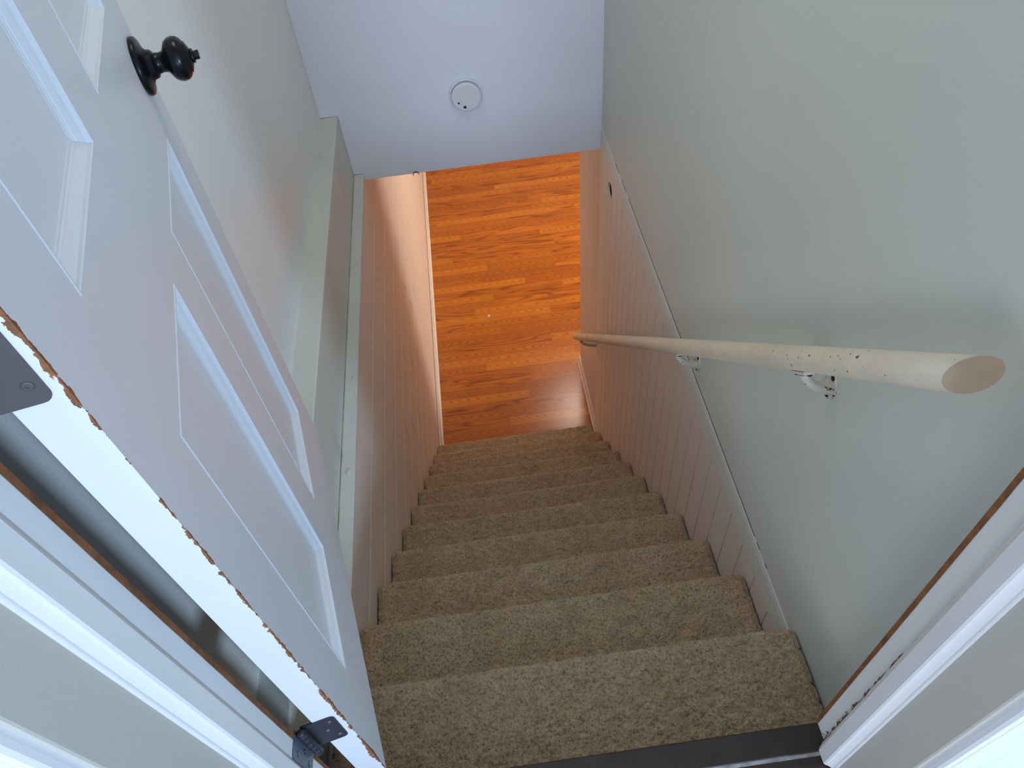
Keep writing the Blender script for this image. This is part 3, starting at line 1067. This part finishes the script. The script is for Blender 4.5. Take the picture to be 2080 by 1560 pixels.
def bracket(y, xw, zdrop):
    c = rail_at(y)
    e = bpy.data.objects.new('bracket', None)
    bm = bmesh.new()
    # saddle plate under the rail
    und = c - a2 * RR * (1 if a2.z > 0 else -1)
    dn = (und - c).normalized()
    side = ax.cross(dn)
    vs = []
    for t_, w, th in ((-0.03, 0.006, 0.0), (-0.022, 0.010, 0.0), (0.022, 0.010, 0.0), (0.03, 0.006, 0.0)):
        vs.append([bm.verts.new(und + ax * t_ + side * w * q + dn * hgt) for q, hgt in ((-1, -0.001), (1, -0.001), (1, 0.0035), (-1, 0.0035))])
    for a, b in zip(vs[:-1], vs[1:]):
        for k in range(4):
            bm.faces.new((a[k], a[(k + 1) % 4], b[(k + 1) % 4], b[k]))
    bm.faces.new(vs[0][::-1]); bm.faces.new(vs[-1])
    wall = Vector((xw, c.y, c.z - zdrop))
    b0 = und + dn * 0.003
    pts, rad = [], []
    for i in range(11):
        t = i / 10
        m = b0 + Vector((0.012, dn.y * 0.022, -0.030))
        p = b0 * (1 - t) ** 2 + m * 2 * t * (1 - t) + (wall + Vector((-0.002, 0, 0))) * t * t
        pts.append(p)
        rad.append(0.0068 + 0.0015 * (1 - t) ** 3 + 0.0085 * t ** 2.5)
    tube(bm, pts, rad, 16)
    br = obj('bracket', bm, M_bracket, rail_root, smooth=False)
    br.matrix_parent_inverse = inv_r
    bm = bmesh.new()
    lathe(bm, [(0, 0.0), (0.0165, 0.0), (0.0165, 0.002), (0.014, 0.0035), (0.0, 0.005)], 28,
          Matrix.Translation(wall) @ Matrix.Diagonal((1, 1, 1.75, 1)) @ Matrix.Rotation(math.radians(-90), 4, 'Y'))
    wp = obj('wall_plate', bm, M_bracket, br, smooth=True)
    wp.matrix_parent_inverse = Matrix.Identity(4)
    for dz in (-0.0215, 0.0215):
        bm = bmesh.new()
        lathe(bm, [(0, 0.002), (0.0045, 0.002), (0.0045, 0.0045), (0.003, 0.0062), (0, 0.0066)], 16, Matrix.Translation(wall + Vector((0, 0, dz))) @ Matrix.Rotation(math.radians(-90), 4, 'Y'))
        sc = obj('screw', bm, M_black, br, smooth=True)
    # screw heads at the two ends of the saddle
    for t_ in (-0.022, 0.022):
        bm = bmesh.new()
        q = dn.to_track_quat('Z', 'Y').to_matrix().to_4x4()
        rs = 1.5 if t_ > 0 else 1.0
        lathe(bm, [(0, 0.003), (0.0045 * rs, 0.003), (0.0045 * rs, 0.005), (0.003 * rs, 0.0066), (0, 0.007)], 16, Matrix.Translation(und + ax * t_) @ q)
        obj('screw', bm, M_black, br, smooth=True)
    return br


bracket(0.168, XR, 0.085)
bracket(0.735, XR, 0.085)
bracket(2.235, XP, 0.085)

# ------------------------------------------------------------------ smoke detector on the bulkhead
sd = empty('smoke_detector', (0.028, YB, -0.047))
tag(sd, 'round white smoke detector with two dark dots on the bulkhead', 'smoke detector')
RX = Matrix.Rotation(math.radians(90), 4, 'X')
bm = bmesh.new()
lathe(bm, [(0, 0.0), (0.067, 0.0), (0.067, 0.006), (0.0655, 0.0085), (0.0635, 0.0095), (0.0605, 0.0095), (0.0600, 0.0035), (0.0, 0.0035)], 64, RX)
obj('base_ring', bm, M_plastic, sd, bevel=0.0008)
bm = bmesh.new()
lathe(bm, [(0, 0.0030), (0.0535, 0.0030), (0.0535, 0.0125), (0.0570, 0.0132), (0.0575, 0.021), (0.0560, 0.0245), (0.052, 0.0262), (0.0, 0.0268)], 64, RX)
obj('cover', bm, M_plastic, sd, smooth=False, bevel=0.0006)
for (px, pz, r) in ((-0.032, -0.018, 0.0042), (-0.010, -0.037, 0.0062)):
    bm = bmesh.new()
    lathe(bm, [(0, 0.0255), (r, 0.0255), (r, 0.0268), (r * .7, 0.0272), (0, 0.0272)], 24, Matrix.Translation((px, 0, pz)) @ RX)
    o = obj('indicator_light' if r < 0.005 else 'test_button', bm, M_plastic_d, sd)

# small dark wire loop hooked under the bulkhead edge, above the baseboard
bm = bmesh.new()
pts = [Vector((-0.222 + 0.012 * math.cos(a), YB - 0.003, -0.364 + 0.011 * math.sin(a))) for a in np.linspace(-0.2, math.pi + 0.4, 14)]
tube(bm, pts, 0.0016, 8)
tag(obj('wire_loop', bm, M_black, smooth=True), 'tiny dark wire loop under the bottom edge of the bulkhead', 'wire')

# paint flake lying on the lower floor
bm = bmesh.new()
fx, fy = 0.000, 3.503
vs = [bm.verts.new((fx + dx, fy + dy, ZF + 0.001 + dz)) for dx, dy, dz in ((-0.008, -0.006, 0), (0.006, -0.008, 0.0), (0.009, 0.008, 0.002), (-0.002, 0.012, 0.003))]
vt = [bm.verts.new(v.co + Vector((0, 0, 0.0012))) for v in vs]
bm.faces.new(vs[::-1]); bm.faces.new(vt)
for i in range(4):
    bm.faces.new((vs[i], vs[(i + 1) % 4], vt[(i + 1) % 4], vt[i]))
tag(obj('paint_flake', bm, M_flake), 'tiny pale paint flake lying on the oak floor', 'flake')
